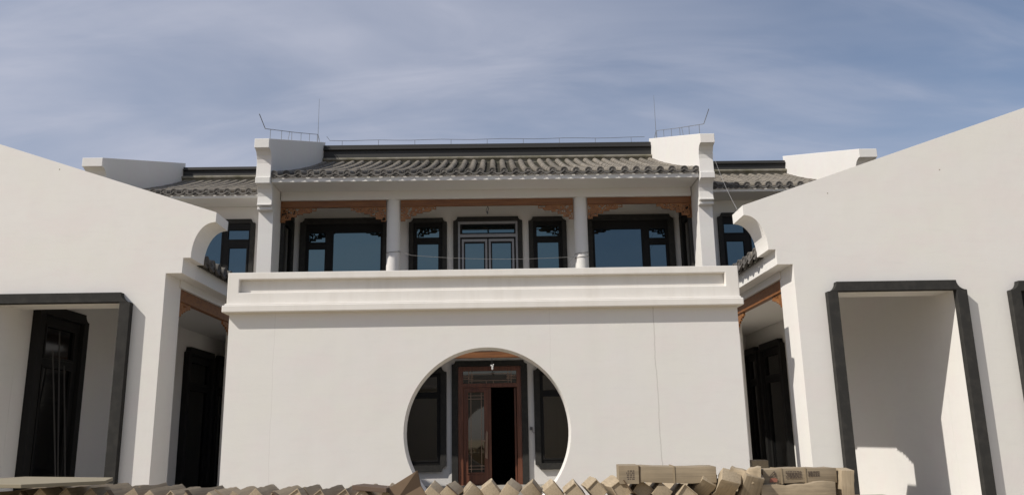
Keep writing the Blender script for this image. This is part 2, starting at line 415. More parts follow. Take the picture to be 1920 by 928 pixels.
b.box(-3.59, 3.67, 11.56, 11.96, 3.505, 3.955)
part('parapet', b, M['plaster_dirty'], t, bevel=0.01)

# ------------------------------------------------------------------ main two storey building
t = thing('main_building', 'white two storey building with columned upper porch and tiled roof behind the moon gate', 'building', (0, 21.5, 0))
HX = 5.26
# upper wall, ground floor wall with its doorway, back, interior
b = MB(); b.box(-5.2, 5.2, 21.5, 21.8, 3.85, 8.35); part('upper_wall', b, M['plaster'], t)
b = MB(); b.plate(XZ, [(-5.25, .47), (-.80, .47), (-.80, 3.40), (.80, 3.40), (.80, .47), (5.25, .47), (5.25, 3.848), (-5.25, 3.848)], [], 21.5, 21.8)
part('ground_floor_wall', b, M['plaster'], t)
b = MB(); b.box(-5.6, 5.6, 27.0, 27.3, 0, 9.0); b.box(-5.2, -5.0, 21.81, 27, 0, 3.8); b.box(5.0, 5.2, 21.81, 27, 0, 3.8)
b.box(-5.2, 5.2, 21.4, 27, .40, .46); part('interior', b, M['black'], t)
b = MB(); b.box(-5.22, 5.22, 20.12, 21.49, 3.86, 4.15); b.box(-5.22, 5.22, 21.81, 26.99, 3.86, 4.1)
part('balcony_slab', b, M['plaster'], t, bevel=0.01)
b = MB(); b.box(-5.22, 5.22, 20.14, 21.49, 7.96, 8.1); part('porch_ceiling', b, M['plaster'], t)
b = MB(); b.box(-5.24, 5.24, 20.15, 20.45, 7.585, 7.96); part('front_beam', b, M['plaster'], t, bevel=0.01)
b = MB(); b.box(-5.245, 5.245, 19.38, 20.149, 7.805, 7.835); b.box(-5.25, 5.25, 19.305, 19.38, 7.80, 7.965); part('eave_board', b, M['plaster'], t)
# end walls that rise past the roof, with the stepped corbel head towards the front
prof = [(18.95, 8.80), (18.95, 8.57), (19.02, 8.57), (19.12, 8.53), (19.18, 8.45), (19.215, 8.36), (19.225, 8.26), (19.205, 7.90), (19.16, 7.89), (19.165, 7.74),
        (19.215, 7.74), (19.31, 7.71), (19.38, 7.65), (19.42, 7.57), (19.44, 7.48), (19.43, 7.285), (19.385, 7.275), (19.39, 7.245), (19.48, 7.24), (19.48, 7.205), (19.44, 7.20), (19.445, 7.15), (19.60, 7.14), (19.62, 6.6), (19.74, 0.0),
        (30.2, 0), (30.2, 8.96), (25.25, 10.72), (25.25, 11.04), (18.95, 8.80)][:-1]
for sx in (-1, 1):
    b = MB(); b.plate(YZ, prof, [], sx * HX, sx * 5.615); part('gable_wall', b, M['plaster'], t, bevel=0.008)
# columns
for cx in (-2.39, 2.39):
    b = MB(); b.tube([(cx, 20.33, 4.15), (cx, 20.33, 4.3), (cx, 20.33, 7.584)], 0.172, 28); part('column', b, M['plaster'], t, smooth=True)
# roof, ridge
zf = roof(t, XY, -5.19, 5.19, 19.27, 8.01, 25.0, 10.25, 0.08, 0.296)
b = MB(); b.tube([(-5.25, 24.93, 10.335), (5.25, 24.93, 10.335)], 0.055, 8); b.box(-5.25, 5.25, 24.94, 25.2, 10.15, 10.36)
part('ridge_moulding', b, M['moulding'], t, smooth=True)
b = MB(); b.box(-5.255, 5.255, 25.0, 25.3, 10.362, 10.66); b.box(-5.255, 5.255, 24.93, 25.37, 10.66, 10.72); b.box(-5.255, 5.255, 24.98, 25.32, 10.72, 10.84)
part('ridge', b, M['ridge'], t, bevel=0.015)
b = MB(); b.plate(YZ, [(25.3, 10.3), (30.1, 8.4), (30.1, 8.25), (25.3, 10.1)], [], -5.2, 5.2); part('rear_roof', b, M['pan'], t)
# hanging wood lattices between the columns
for (x0, x1, s1, s2) in ((-5.25, -2.575, 3, 4), (-2.205, 2.205, 5, 6), (2.575, 5.25, 7, 8)):
    b = MB(); b.box(x0, x1, 20.24, 20.30, 7.435, 7.584); b.box(x0, x1, 20.225, 20.315, 7.412, 7.434)
    wl = part('hanging_beam', b, M['wood'], t, bevel=0.004)
    for (xx, fl, sd) in ((x0, False, s1), (x1, True, s2)):
        part('carved_bracket', bracket(lambda u, v, d, xx=xx: (xx + u, 20.25 + d, 7.41 + v), .90, .39, fl, seed=sd), M['carved'], wl)
UW = lambda u, v, d: (u, 21.5 - d, v)
for sx in (-1, 1):
    f = (lambda a, b_: (a, b_)) if sx > 0 else (lambda a, b_: (-b_, -a))
    def P(a, b_, c, d, f=f): q = f(a, b_); return (q[0], q[1], c, d)
    u = f(2.66, 5.03)
    window(t, UW, u[0], u[1], 4.16, 7.45, [P(2.86, 4.15, 4.4, 7.06), P(4.34, 4.80, 6.78, 7.06), P(4.34, 4.80, 4.4, 6.62)], w=.16, jitter=.006, glass='glass' if sx < 0 else 'glass_deep')
    u = f(1.10, 2.12)
    window(t, UW, u[0], u[1], 4.16, 7.42, [P(1.30, 1.92, 6.87, 7.18), P(1.32, 1.90, 4.4, 6.72)], w=.12, jitter=.006)
    EW = lambda u_, v, d, sx=sx: (sx * (5.258 - d), u_, v)
    window(t, EW, 20.32, 21.40, 4.16, 7.44, [(20.53, 21.19, 4.4, 7.1)], w=.13, glass='dim_glass')
# balcony door
so = window(t, UW, -.93, .93, 4.16, 7.44, [(-.70, .72, 6.98, 7.21)], w=.13, name='balcony_door', frame='dark_frame', jitter=.001)
fm = MB(); fm.plate(UW, rect(-.80, .80, 4.17, 7.305), [rect(-.745, .745, 6.955, 7.235), rect(-.745, .745, 4.18, 6.87)], .067, .085)
part('metal_frame', fm, M['silver'], so, bevel=.004)
for (a, c) in ((-.70, -.02), (.02, .70)):
    fm = MB(); fm.plate(UW, rect(a, c, 4.2, 6.82), [rect(a + .055, c - .055, 4.4, 6.75)], .052, .075)
    part('door_leaf', fm, [M['silver']], so, bevel=.003)
    pm = MB(); pm.plate(UW, rect(a + .054, c - .054, 4.399, 6.751), [rect(a + .09, c - .09, 4.45, 6.70)], .0505, .066); part('gasket', pm, M['dark_frame'], so)
    pm = MB(); pm.plate(UW, rect(a + .08, c - .08, 4.41, 6.72), [], .051, .0535); part('pane', pm, M['glass'], so)
    hb = MB(); hx = c - .05 if a < 0 else a + .05; hb.tube([(hx, 21.5 - .10, 5.25), (hx, 21.5 - .10, 5.6)], .012); part('handle', hb, M['silver'], so)
# ground floor front: doorway surround, double door, side windows
kk = 21.5 / 20.9
LW = lambda u, v, d: (.2 + (u - .2) * kk, 21.5 - d, 1.6 + (v - 1.6) * kk)
fm = MB(); o = notched(-.945, .955, .47, 3.525, .09)
fm.plate(LW, [o[0], (-.79, .47), (-.79, 3.385), (.80, 3.385), (.80, .47)] + o[1:], [], 0, .07); part('door_surround', fm, M['charcoal'], t, bevel=.006)
fm = MB(); fm.plate(LW, [(-.785, .47), (-.785, 3.38), (.795, 3.38), (.795, .47), (.68, .47), (.68, 2.86), (-.66, 2.86), (-.66, .47)], [rect(-.66, .68, 2.96, 3.27)], -.06, .03)
df = part('door_frame', fm, M['door_wood'], t, bevel=.005)
fm = MB(); fm.plate(LW, rect(-.66, .68, 2.96, 3.27), [], -.03, -.02); part('transom_pane', fm, M['dim_glass'], df)
fm = MB()
def bar(m, u0, u1, v0, v1, d0=-.018, d1=-.004): m.mbox(LW, u0, u1, v0, v1, d0, d1)
w_ = .007
for v in (3.03, 3.20): bar(fm, -.52, .55, v - w_, v + w_)
for u in (-.44, -.52, .47, .55, ): bar(fm, u - w_, u + w_, 2.965, 3.265, -.0175, -.003)
for v in (3.075, 3.115, 3.155): bar(fm, -.65, -.40, v - w_, v + w_, -.017, -.005); bar(fm, .43, .67, v - w_, v + w_, -.017, -.005)
for u in (-.08, .10): bar(fm, u - w_, u + w_, 2.965, 3.03, -.0165, -.0035)
part('transom_lattice', fm, M['bronze'], df)
# closed left leaf
fm = MB(); fm.plate(LW, rect(-.655, .035, .48, 2.855), [rect(-.545, -.135, .80, 2.75), ], -.055, -.01)
fm.plate(LW, rect(-.56, -.12, .53, .74), [], -.0099, .004)
fm.plate(LW, rect(-.575, -.105, .77, 2.78), [rect(-.54, -.14, .805, 2.745)], -.0098, .008)
fm.mbox(LW, -.03, .035, .48, 2.855, -.0097, .012)
lf = part('door_leaf', fm, M['door_wood'], t, bevel=.004)
fm = MB(); fm.plate(LW, rect(-.546, -.134, .799, 2.751), [], -.045, -.038); part('pane', fm, M['dim_glass'], lf)
fm = MB()
for u in (-.47, -.21): bar(fm, u - w_, u + w_, .81, 2.74, -.036, -.022)
for v in (2.66, 2.58, .96, .885): bar(fm, -.54, -.14, v - w_, v + w_, -.0355, -.021)
part('lattice', fm, M['bronze'], lf)
fm = MB(); fm.plate(LW, [(-.035 - .09, 1.15), (-.035 - .03, 1.12), (-.05, 1.75), (-.08, 1.80), (-.11, 1.74)], [], .0081, .02)
hx = .2 + (-.08 - .2) * kk
fm.tube([(hx, 21.41, 1.55), (hx - .12, 21.41, 1.56)], .014, 8); fm.tube([(hx, 21.48, 1.55), (hx, 21.40, 1.55)], .014, 8)
fm.tube([(hx, 21.44, 1.72), (hx - .01, 21.41, 1.68), (hx - .005, 21.41, 1.34), (hx, 21.44, 1.25)], .013, 8)
part('handle', fm, M['bronze'], lf)
# right leaf swung inwards
fm = MB(); fm.box(.63, .68, 21.57, 22.22, .48, 2.88); part('door_leaf', fm, M['door_wood'], t, bevel=.004, label='door leaf swung open into the dark room')
window(t, LW, -2.62, -1.075, .845, 3.38, [(-2.4, -1.30, 2.75, 3.15), (-2.4, -1.30, 1.10, 2.62)], w=.15, bottom=True, glass='dim_glass', notch=.12, jitter=.004)
window(t, LW, 1.11, 2.66, .845, 3.38, [(1.33, 2.44, 2.75, 3.15), (1.33, 2.44, 1.10, 2.62)], w=.15, bottom=True, glass='dim_glass', notch=.12, jitter=.004)
b = MB(); b.box(-2.23, 2.23, 20.22, 20.32, 3.535, 3.70); part('lower_beam', b, M['wood'], t, bevel=.005)
b = MB()
for x0, x1 in ((-5.2, -2.57), (2.57, 5.2)): b.box(x0, x1, 20.22, 20.32, 3.535, 3.70)
part('lower_beam', b, M['wood'], t)
for cx in (-2.39, 2.39):
    b = MB(); b.tube([(cx, 20.33, .47), (cx, 20.33, 3.86)], 0.168, 24); part('lower_column', b, M['plaster'], t, smooth=True)

# ------------------------------------------------------------------ lower side blocks of the main building
for sx, lab in ((-1, 'tile roofed white block beside the columned porch, its end wall in grey shade'), (1, 'tile roofed white block beside the columned porch, its end wall glaring in sun')):
    t = thing('side_block', lab, 'building', (sx * 7.8, 21.5, 0), 'lower blocks flanking the main building')
    X = lambda a, b_: (min(sx * a, sx * b_), max(sx * a, sx * b_))
    b = MB(); x0, x1 = X(5.62, 9.9); b.box(x0, x1, 21.5, 21.8, 0, 7.97); part('wall', b, M['plaster'], t)
    b = MB(); b.box(x0, x1, 20.72, 21.49, 7.82, 7.85); b.box(x0, x1, 20.63, 20.72, 7.815, 7.955); part('eave_board', b, M['plaster'], t)
    pr = [(20.3, 8.84), (20.3, 8.61), (20.38, 8.61), (20.50, 8.55), (20.58, 8.45), (20.61, 8.32), (20.6, 7.95), (20.54, 7.94), (20.54, 7.78), (20.6, 7.78), (20.72, 7.74), (20.82, 7.64), (20.86, 7.5), (20.86, 7.2), (21.05, 7.15), (21.1, 0),
          (31, 0), (31, 8.5), (25.75, 10.15), (25.75, 10.56)]
    b = MB(); b.plate(YZ, pr, [], sx * 9.9 if sx < 0 else 9.78, sx * 10.42 if sx < 0 else 10.26); part('gable_wall', b, M['plaster'], t, bevel=.008)
    x0, x1 = X(5.62, 9.86 if sx < 0 else 9.74)
    roof(t, XY, x0 + .08, x1 - .03, 20.6, 7.985, 25.6, 9.86, .09, .28)
    x0, x1 = X(5.62, 9.895 if sx < 0 else 9.775)
    b = MB(); b.tube([(x0, 25.52, 9.99), (x1, 25.52, 9.99)], .055, 8); b.box(x0, x1, 25.53, 25.8, 9.8, 10.01); part('ridge_moulding', b, M['moulding'], t, smooth=True)
    b = MB(); b.box(x0, x1, 25.58, 25.88, 10.012, 10.24); b.box(x0, x1, 25.52, 25.94, 10.24, 10.29); b.box(x0, x1, 25.57, 25.9, 10.29, 10.36); part('ridge', b, M['ridge'], t, bevel=.012)
    b = MB(); b.plate(YZ, [(25.8, 9.8), (30.9, 8.1), (30.9, 7.9), (25.8, 9.6)], [], x0, x1); part('rear_roof', b, M['pan'], t)
    f = (lambda a, b_: (a, b_)) if sx > 0 else (lambda a, b_: (-b_, -a))
    u = f(6.235, 8.05)
    def P(a, b_, c, d, f=f): q = f(a, b_); return (q[0], q[1], c, d)
    window(t, UW, u[0], u[1], 4.5, 7.46, [P(6.38, 6.95, 6.89, 7.17), P(6.42, 6.91, 4.8, 6.68), P(7.10, 7.86, 4.8, 7.17)], w=.12, jitter=.007, glass='glass_deep')

# ------------------------------------------------------------------ the two gabled wings
def wing(sx, lab):
    YE = 21.4 if sx > 0 else 19.35
    t = thing('gabled_wing', lab, 'house', (sx * 8, 11.5, 0), 'gabled wings either side of the court')
    m = lambda u, v, d: (sx * u, d, v)
    arc = []
    for k in range(15):                  # concave quarter round under the gable tip
        a = math.pi / 2 * k / 14
        arc.append((4.14 - .29 * (1 - math.cos(a)), 4.20 + .50 * math.sin(a)))
    sl = lambda u: 4.85 + .335 * (u - 3.82)
    outer = [(4.48, 0), (4.475, 3.965), (4.25, 3.965), (4.245, 4.185), (4.14, 4.185)] + arc + [(3.85, 4.705), (3.82, 4.705), (3.815, 4.85), (9.3, sl(9.3)), (14.8, sl(3.8)), (14.8, 0)]
    openh = rect(5.05, 6.76, .35, 3.56); winh = rect(7.70, 9.7, 1.0, 3.5)
    b = MB(); b.plate(m, outer, [openh, winh], 11.5, 12.03); part('gable_wall', b, M['plaster'], t, bevel=.01)
    b = MB(); b.box(min(sx * 4.48, sx * 5.0), max(sx * 4.48, sx * 5.0), 12.03, 12.11, 0.1, 3.86); part('corner_pier', b, M['plaster'], t, bevel=.008)
    # dark opening surround with scooped upper corners
    fm = MB(); F = lambda u, v, d: (sx * u, 11.5 - d, v); o = notched(4.895, 6.895, .30, 3.685, .14)
    fm.plate(F, [o[0], (5.045, .30), (5.045, 3.545), (6.745, 3.545), (6.745, .30)] + o[1:], [], 0, .10)
    part('opening_surround', fm, M['charcoal'], t, bevel=.008)
    for (u, v) in (((6.80, 5.36), (5.09, 5.02)) if sx > 0 else ((6.13, 5.53),)):
        fm = MB(); fm.plate(F, [(u + .008 * math.cos(k), v + .010 * math.sin(k)) for k in (0, 1, 2, 3, 4, 5)], [], 0, .002); part('patched_hole', fm, M['ply'], t)
    window(t, lambda u, v, d: F(u, v, d - .0), 7.52, 9.9, .75, 3.66, [(7.76, 8.66, 1.1, 3.4), (8.74, 9.64, 1.1, 3.4)], w=.15, proud=.10, notch=.13, bottom=True, glass='dim_glass')
    # room wall along the gallery, floor, gallery ceiling
    b = MB(); b.box(min(sx * 6.76, sx * 7.05), max(sx * 6.76, sx * 7.05), 12.03, 21.49, 0, 5.2); part('room_wall', b, M['plaster'], t)
    b = MB(); b.box(min(sx * 4.40, sx * 6.76), max(sx * 4.40, sx * 6.755), 11.6, 19.74, .05, .34); part('gallery_floor', b, M['paving'], t)
    b = MB(); b.box(min(sx * 4.62, sx * 6.755), max(sx * 4.62, sx * 6.755), 12.04, YE, 4.12, 4.2)
    if sx < 0: b.box(-6.755, -5.64, 19.36, 21.45, 4.12, 4.2)  # unseen strip added to keep skylight off the left gallery's rear wall
    part('gallery_ceiling', b, M['plaster'], t)
    b = MB(); b.box(min(sx * 4.46, sx * 4.62), max(sx * 4.46, sx * 4.62), 12.035, YE, 3.86, 4.35); part('eave_beam', b, M['plaster'], t)
    b = MB(); b.box(min(sx * 4.25, sx * 4.459), max(sx * 4.25, sx * 4.459), 12.035, YE, 3.97, 4.185); part('eave_board', b, M['plaster'], t)
    # columns of the gallery
    for y in (14.78, 18.15):
        b = MB(); b.tube([(sx * 4.54, y, .34), (sx * 4.54, y, 3.859)], .105, 20); part('column', b, M['plaster'], t, smooth=True)
    for (y0, y1, s) in ((12.115, 14.665, 11), (14.895, 18.035, 13)):
        b = MB(); b.box(min(sx * 4.50, sx * 4.56), max(sx * 4.50, sx * 4.56), y0, y1, 3.70, 3.855); b.box(min(sx * 4.485, sx * 4.575), max(sx * 4.485, sx * 4.575), y0, y1, 3.672, 3.699)
        hb = part('hanging_beam', b, M['wood'], t, bevel=.004)
        for (yy, fl) in ((y0, False), (y1, True)):
            part('carved_bracket', bracket(lambda u, v, d, yy=yy: (sx * (4.51 + d), yy + u, 3.67 + v), .5, .26, fl, seed=s + fl, cell=.0125, small=True), M['carved'], hb)
    # doors on the room wall: dark surround with scooped corners and dark panes
    D = lambda u, v, d: (sx * (6.76 - d), u, v)
    bays = ((18.62, 20.25), (20.42, 21.48)) if sx > 0 else ((12.36, 13.86), (18.45, 20.25), (20.42, 21.48))
    for (y0, y1) in bays:
        window(t, D, y0, y1, .345, 3.73, [(y0 + .32, y1 - .32, 2.95, 3.42), (y0 + .32, y1 - .32, .62, 2.8)], w=.16, proud=.12, notch=.12, glass='niche_glass', surround='dark_frame', name='door')
    # roof: rows of tiles run down to the court
    mp = (lambda a, s, z: (sx * s, a, z))
    roof(t, mp, 12.12, YE - .08, 4.14, 4.265, 9.2, 6.08, .05, .282)
    b = MB(); b.plate(lambda u, v, d: (sx * u, d, v), [(9.0, 5.9), (9.0, 6.3), (9.4, 6.3), (14.6, 4.5), (14.6, 4.3), (9.4, 6.0)], [], 12.04, YE); part('rear_roof', b, M['pan'], t)
    b = MB(); b.plate(m, [(7.06, 0), (7.06, 5.2), (9.2, 5.95), (14.7, 4.3), (14.7, 0)], [], YE - .3, YE - .05); part('end_wall', b, M['plaster'], t)
    return t
wing(-1, 'white gabled wing in which a dark doorway shows through the charcoal framed opening')
wing(1, 'white gabled wing with sun patches on bare wall inside its charcoal framed opening')

# ------------------------------------------------------------------ lightning conductors, cables, small fittings
for sx, side in ((-1, 'shaded grey end wall of the porch roof'), (1, 'brightly sunlit end wall of the porch roof')):
    t = thing('lightning_conductor', 'thin steel lightning rail and rod on the %s' % side, 'lightning rod', (sx * 5.43, 22, 9.9), 'lightning conductors on the end walls')
    zt = lambda y: 8.8 + .3556 * (y - 18.95)
    h = .26
    b = MB(); b.tube([(sx * 5.43, 18.6, 9.30), (sx * 5.43, 19.15, zt(19.15) + h), (sx * 5.43, 22, zt(22) + h * .95), (sx * 5.43, 24.9, zt(24.9) + h), (sx * 5.43, 25.2, zt(25.2) - .0)], .010, 5); part('rail', b, M['steel'], t)
    for k in range(6):
        y = 19.6 + k * 1.04; b = MB(); b.tube([(sx * 5.43, y, zt(y) - .01), (sx * 5.43, y, zt(y) + h)], .008, 5); part('post', b, M['steel'], t)
    b = MB(); b.tube([(sx * 5.43, 24.9, zt(24.9)), (sx * 5.43, 24.9, 12.4)], [.011, .005], 5); part('rod', b, M['steel'], t)
    b = MB(); b.tube([(sx * 5.43, 21.3, zt(21.3)), (sx * 5.43, 21.45, zt(21.45) + h)], .008, 5); part('brace', b, M['steel'], t)
t = thing('ridge_wire', 'thin conductor wire carried on short posts along the dark ridge', 'wire', (0, 25.15, 10.84))
pts = [(-5.2, 25.15, 11.2), (-5.1, 25.15, 11.06)] + [(x, 25.15, 11.05 + .012 * math.sin(x * 3)) for x in [-4.5 + .5 * k for k in range(19)]] + [(5.1, 25.15, 11.07)]
b = MB(); b.tube(pts, .009, 5); part('wire', b, M['steel'], t)
for k in range(9):
    x = -4.7 + k * 1.17; b = MB(); b.tube([(x, 25.15, 10.835), (x, 25.15, 11.05)], .009, 5); part('post', b, M['steel'], t)
def sagline(p, q, sag, n=12): return [Vector(p).lerp(Vector(q), i / n) - Vector((0, 0, sag * 4 * (i / n) * (1 - i / n))) for i in range(n + 1)]
def loop(cx, z, r=.178, n=20, tilt=.02): return [(cx + r * math.cos(2 * math.pi * k / n), 20.33 + r * math.sin(2 * math.pi * k / n), z + tilt * math.sin(2 * math.pi * k / n + 1)) for k in range(n + 1)]
t = thing('loose_cable', 'thin cable slung between the two porch columns and wound round them', 'cable', (0, 20.1, 6))
b = MB(); b.tube(loop(-2.39, 6.22), .008, 5); b.tube(loop(2.39, 6.13), .009, 5); b.tube(loop(2.39, 6.03), .009, 5)
b.tube(sagline((-2.25, 20.16, 6.23), (-1.9, 20.1, 6.10), .0) + sagline((-1.9, 20.1, 6.10), (2.21, 20.2, 6.03), .08)[1:], .0045, 5)
b.tube([(2.17, 20.2, 6.02), (2.06, 20.2, 5.9), (2.09, 20.2, 5.76), (2.18, 20.2, 5.82)], .005, 5)
part('cable', b, M['pale_cable'], t)
b = MB(); b.tube(sagline((5.55, 19.02, 8.36), (3.80, 11.7, 4.84), .10, 20), .0032, 5)
tag(part('guy_wire', b, M['pale_cable'], None), 'long pale wire running from the porch end wall down to the sunlit wing tip', 'wire')
t = thing('bare_lamp_flex', 'bare lamp wires dangling from the porch ceiling above the balcony door', 'lamp wire', (0, 20.5, 7.86))
b = MB(); b.tube([(0.01, 20.5, 7.86), (0.015, 20.5, 7.45), (.04, 20.5, 7.40), (0.0, 20.5, 7.30)], .009, 5); part('flex', b, M['cable'], t)
b = MB(); b.tube([(0.015, 20.5, 7.46), (-.03, 20.5, 7.36), (-.01, 20.5, 7.28)], .008, 5); b.tube([(0.005, 20.5, 7.33), (0.005, 20.5, 7.26)], .02, 8); part('socket', b, M['cable'], t)
t = thing('lamp_holder', 'small white lamp holder hanging in front of the doorway behind the moon gate', 'lamp', (.07, 20.3, 3.86))
b = MB(); b.tube([(.07, 20.3, 3.86), (.075, 20.3, 3.36)], .006, 5); part('flex', b, M['cable'], t)
b = MB(); b.tube([(.04, 20.3, 3.36), (.09, 20.3, 3.33), (.085, 20.3, 3.25)], [.02, .028, .02], 8); b.tube([(.10, 20.3, 3.36), (.12, 20.3, 3.38)], .014, 6); part('holder', b, M['white_plastic'], t)
t = thing('wall_switch_box', 'small dark junction box with loose wires beside the brown door', 'switch box', (1.06, 21.49, 1.8))
b = MB(); b.box(1.02, 1.085, 21.45, 21.499, 1.80, 1.88); part('box', b, M['cable'], t, bevel=.005)
b = MB(); b.tube([(1.07, 21.47, 1.80), (1.09, 21.44, 1.74), (1.13, 21.42, 1.75), (1.11, 21.42, 1.70)], .008, 5); part('wires', b, M['pale_cable'], t)
# poles leaning in the left doorway
for k, (y0, y1, h_, lab) in enumerate(((13.05, 12.86, 3.0, 'thin metal pole leaning in the dark doorway, the tallest of three'), (12.98, 12.72, 2.7, 'thin metal pole leaning leftmost in the dark doorway'), (13.18, 13.10, 2.5, 'thin metal pole leaning rightmost in the dark doorway'))):
    b = MB(); b.tube([(-6.42 + .03 * k, y0, .34), (-6.60, y1, .34 + h_)], .012, 8)
    tag(part('leaning_pole', b, M['pole'], None), lab, 'pole', 'poles leaning in the doorway')

# ------------------------------------------------------------------ cartons stacked in front
def carton_mesh(L, Wd, H, seed, crush=0.008, open_end=False):
    rr = random.Random(seed); bm = bmesh.new(); bmesh.ops.create_cube(bm, size=1.0)
    for v in bm.verts: v.co = (v.co.x * Wd, v.co.y * L, v.co.z * H)
    bmesh.ops.bevel(bm, geom=list(bm.edges), offset=.004, segments=2, profile=.6, affect='EDGES')
    cuts = [e for e in bm.edges if abs((e.verts[0].co - e.verts[1].co).y) > L * .7]
    bmesh.ops.subdivide_edges(bm, edges=cuts, cuts=7, use_grid_fill=True)
    if open_end:                         # the end flaps are sunk a little inside the sleeve
        fe = [f for f in bm.faces if f.normal.y < -.95 and f.calc_area() > .5 * Wd * H]
        if fe:
            bmesh.ops.inset_region(bm, faces=fe, thickness=.005, depth=0)
            ret = bmesh.ops.extrude_discrete_faces(bm, faces=fe); nf = ret['faces'][0]
            for v in nf.verts: v.co.y += .010
            nf.material_index = 0
    ph = [rr.uniform(0, 6.28) for _ in range(6)]
    for v in bm.verts:
        c = v.co.copy(); k = c.y / L
        v.co.x *= 1 + 1.2 * crush * math.sin(14 * k + ph[5]); v.co.z += crush * .5 * math.sin(47 * k + ph[0])
        v.co.x += crush * (math.sin(9 * k + ph[0]) * .5 + math.sin(23 * k + ph[1] + 20 * c.z) * .35) 
        v.co.z += crush * (math.sin(8 * k + ph[2]) * .5 + math.sin(21 * k + ph[3] + 20 * c.x) * .35)
        v.co.y += crush * math.sin(30 * c.x + ph[4]) * .6
    me = bpy.data.meshes.new('carton'); bm.to_mesh(me); bm.free(); me.materials.append(M['card']); me.materials.append(M['card_in'])
    me.polygons.foreach_set('use_smooth', [True] * len(me.polygons)); me.set_sharp_from_angle(angle=R(35)); return me
def carton(loc, rot, L, Wd, H, label, seed, group=None, straps=(), prints=(), me=None, crush=.006, flap=False, sleeve=False):
    """loc = centre; local Y is the long axis; prints: (face, y, z or x, w, h, rows)"""
    o = link('cardboard_carton', me or carton_mesh(L, Wd, H, seed, crush), None, loc); o.rotation_euler = rot
    tag(o, label, 'carton', group)
    e = .002 + crush * .5
    for y in straps:
        b = MB(); b.plate(lambda u, v, d: (u, y + d, v), rect(-Wd / 2 - e, Wd / 2 + e, -H / 2 - e, H / 2 + e), [rect(-Wd / 2 + .004, Wd / 2 - .004, -H / 2 + .004, H / 2 - .004)], -.006, .006)
        link('strap', b.data('strap', [M['tape']]), o)
    if sleeve: e = .0125
    for (face, y, z, w, h, rows) in prints:
        b = MB(); rr = random.Random(seed + int(y * 100))
        for r_ in range(rows):
            zz = z + h / 2 - (r_ + .5) * h / rows; yy = y - w / 2
            while yy < y + w / 2 - .01:
                ww = rr.uniform(.006, .022); hh = h / rows * .30
                if face == 'R': b.box(Wd / 2 + e - .001, Wd / 2 + e, yy, min(yy + ww, y + w / 2), zz - hh, zz + hh)
                elif face == 'L': b.box(-Wd / 2 - e, -Wd / 2 - e + .001, yy, min(yy + ww, y + w / 2), zz - hh, zz + hh)
                else: b.box(yy, min(yy + ww, y + w / 2), -L / 2 - e - .004, -L / 2 - e - .003, zz - hh, zz + hh)
                yy += ww + rr.uniform(.003, .007)
        link('printing', b.data('printing', [M['ink']]), o)
    if sleeve:                           # lid pushed over the left end, a dark band beside it paints the shade of the gap
        b = MB(); b.plate(lambda u, v, d: (u, d, v), rect(-Wd / 2 - .012, Wd / 2 + .012, -H / 2 - .006, H / 2 + .010), [rect(-Wd / 2 - .003, Wd / 2 + .003, -H / 2 + .002, H / 2 - .002)], L / 2 - .15, L / 2 + .006)
        b.box(-Wd / 2 - .011, Wd / 2 + .011, L / 2 + .0065, L / 2 + .012, -H / 2, H / 2 + .008)
        link('lid', b.data('lid', [M['card']]), o)
        b = MB(); b.plate(lambda u, v, d: (u, d, v), rect(-Wd / 2 - .0055, Wd / 2 + .0055, -H / 2 - .005, H / 2 + .006), [rect(-Wd / 2 + .003, Wd / 2 - .003, -H / 2 + .003, H / 2 - .003)], L / 2 - .162, L / 2 - .1505)
        link('gap_shade_band', b.data('gap_shade_band', [M['card_in']]), o)
    if flap:
        b = MB(); b.box(-Wd / 2, Wd / 2, -L / 2 - .075, -L / 2 - .002, H / 2 - .006, H / 2 - .001); link('flap', b.data('flap', [M['card_in']]), o)
    return o
q = .124
meshes = [carton_mesh(.78, q * (1 + .10 * (k % 3)), q * (1 - .08 * (k % 2)), 40 + k, .006, k in (1, 2, 4, 7)) for k in range(8)]
ORD = ['first', 'second', 'third', 'fourth', 'fifth', 'sixth', 'seventh', 'eighth', 'ninth', 'tenth', 'eleventh', 'twelfth', 'thirteenth', 'fourteenth', 'fifteenth', 'sixteenth', 'seventeenth', 'eighteenth', 'nineteenth', 'twentieth', 'twenty-first', 'twenty-second', 'twenty-third']
x = -3.84; k = 0; nl = nr = 0
while x < 2.5:
    zt = (1.235 if x < 1.66 else 1.19) + (.035 if x < -2.6 else .006 if x > -.3 else -.008) + random.uniform(-.018, .016)
    roll = R(45 + random.uniform(-13, 13)); ex = q * .5 * (abs(math.cos(roll)) + abs(math.sin(roll)))
    low = -1.0 < x < -.40
    if x < -.62: lab = ORD[nl] + ' brown carton from the left photo edge in the row rolled on edge'; nl += 1
    else: lab = ORD[nr] + ' brown carton right of the torn cardboard sheet in the row rolled on edge'; nr += 1
    carton((x, 7.40 + random.uniform(-.07, .07), zt - ex - (.012 if low else 0)), (R(random.uniform(-1, 1)), roll, R(random.uniform(-4, 4))), .78, q, q, lab, k,
           'cartons rolled on edge in a row', me=meshes[(k * 5 + k // 8) % 8], crush=.006, straps=((random.uniform(-.3, -.1),) if k % 4 == 2 else ()), flap=(k % 4 == 1 and not low))
    x += .172 + random.uniform(-.008, .016); k += 1
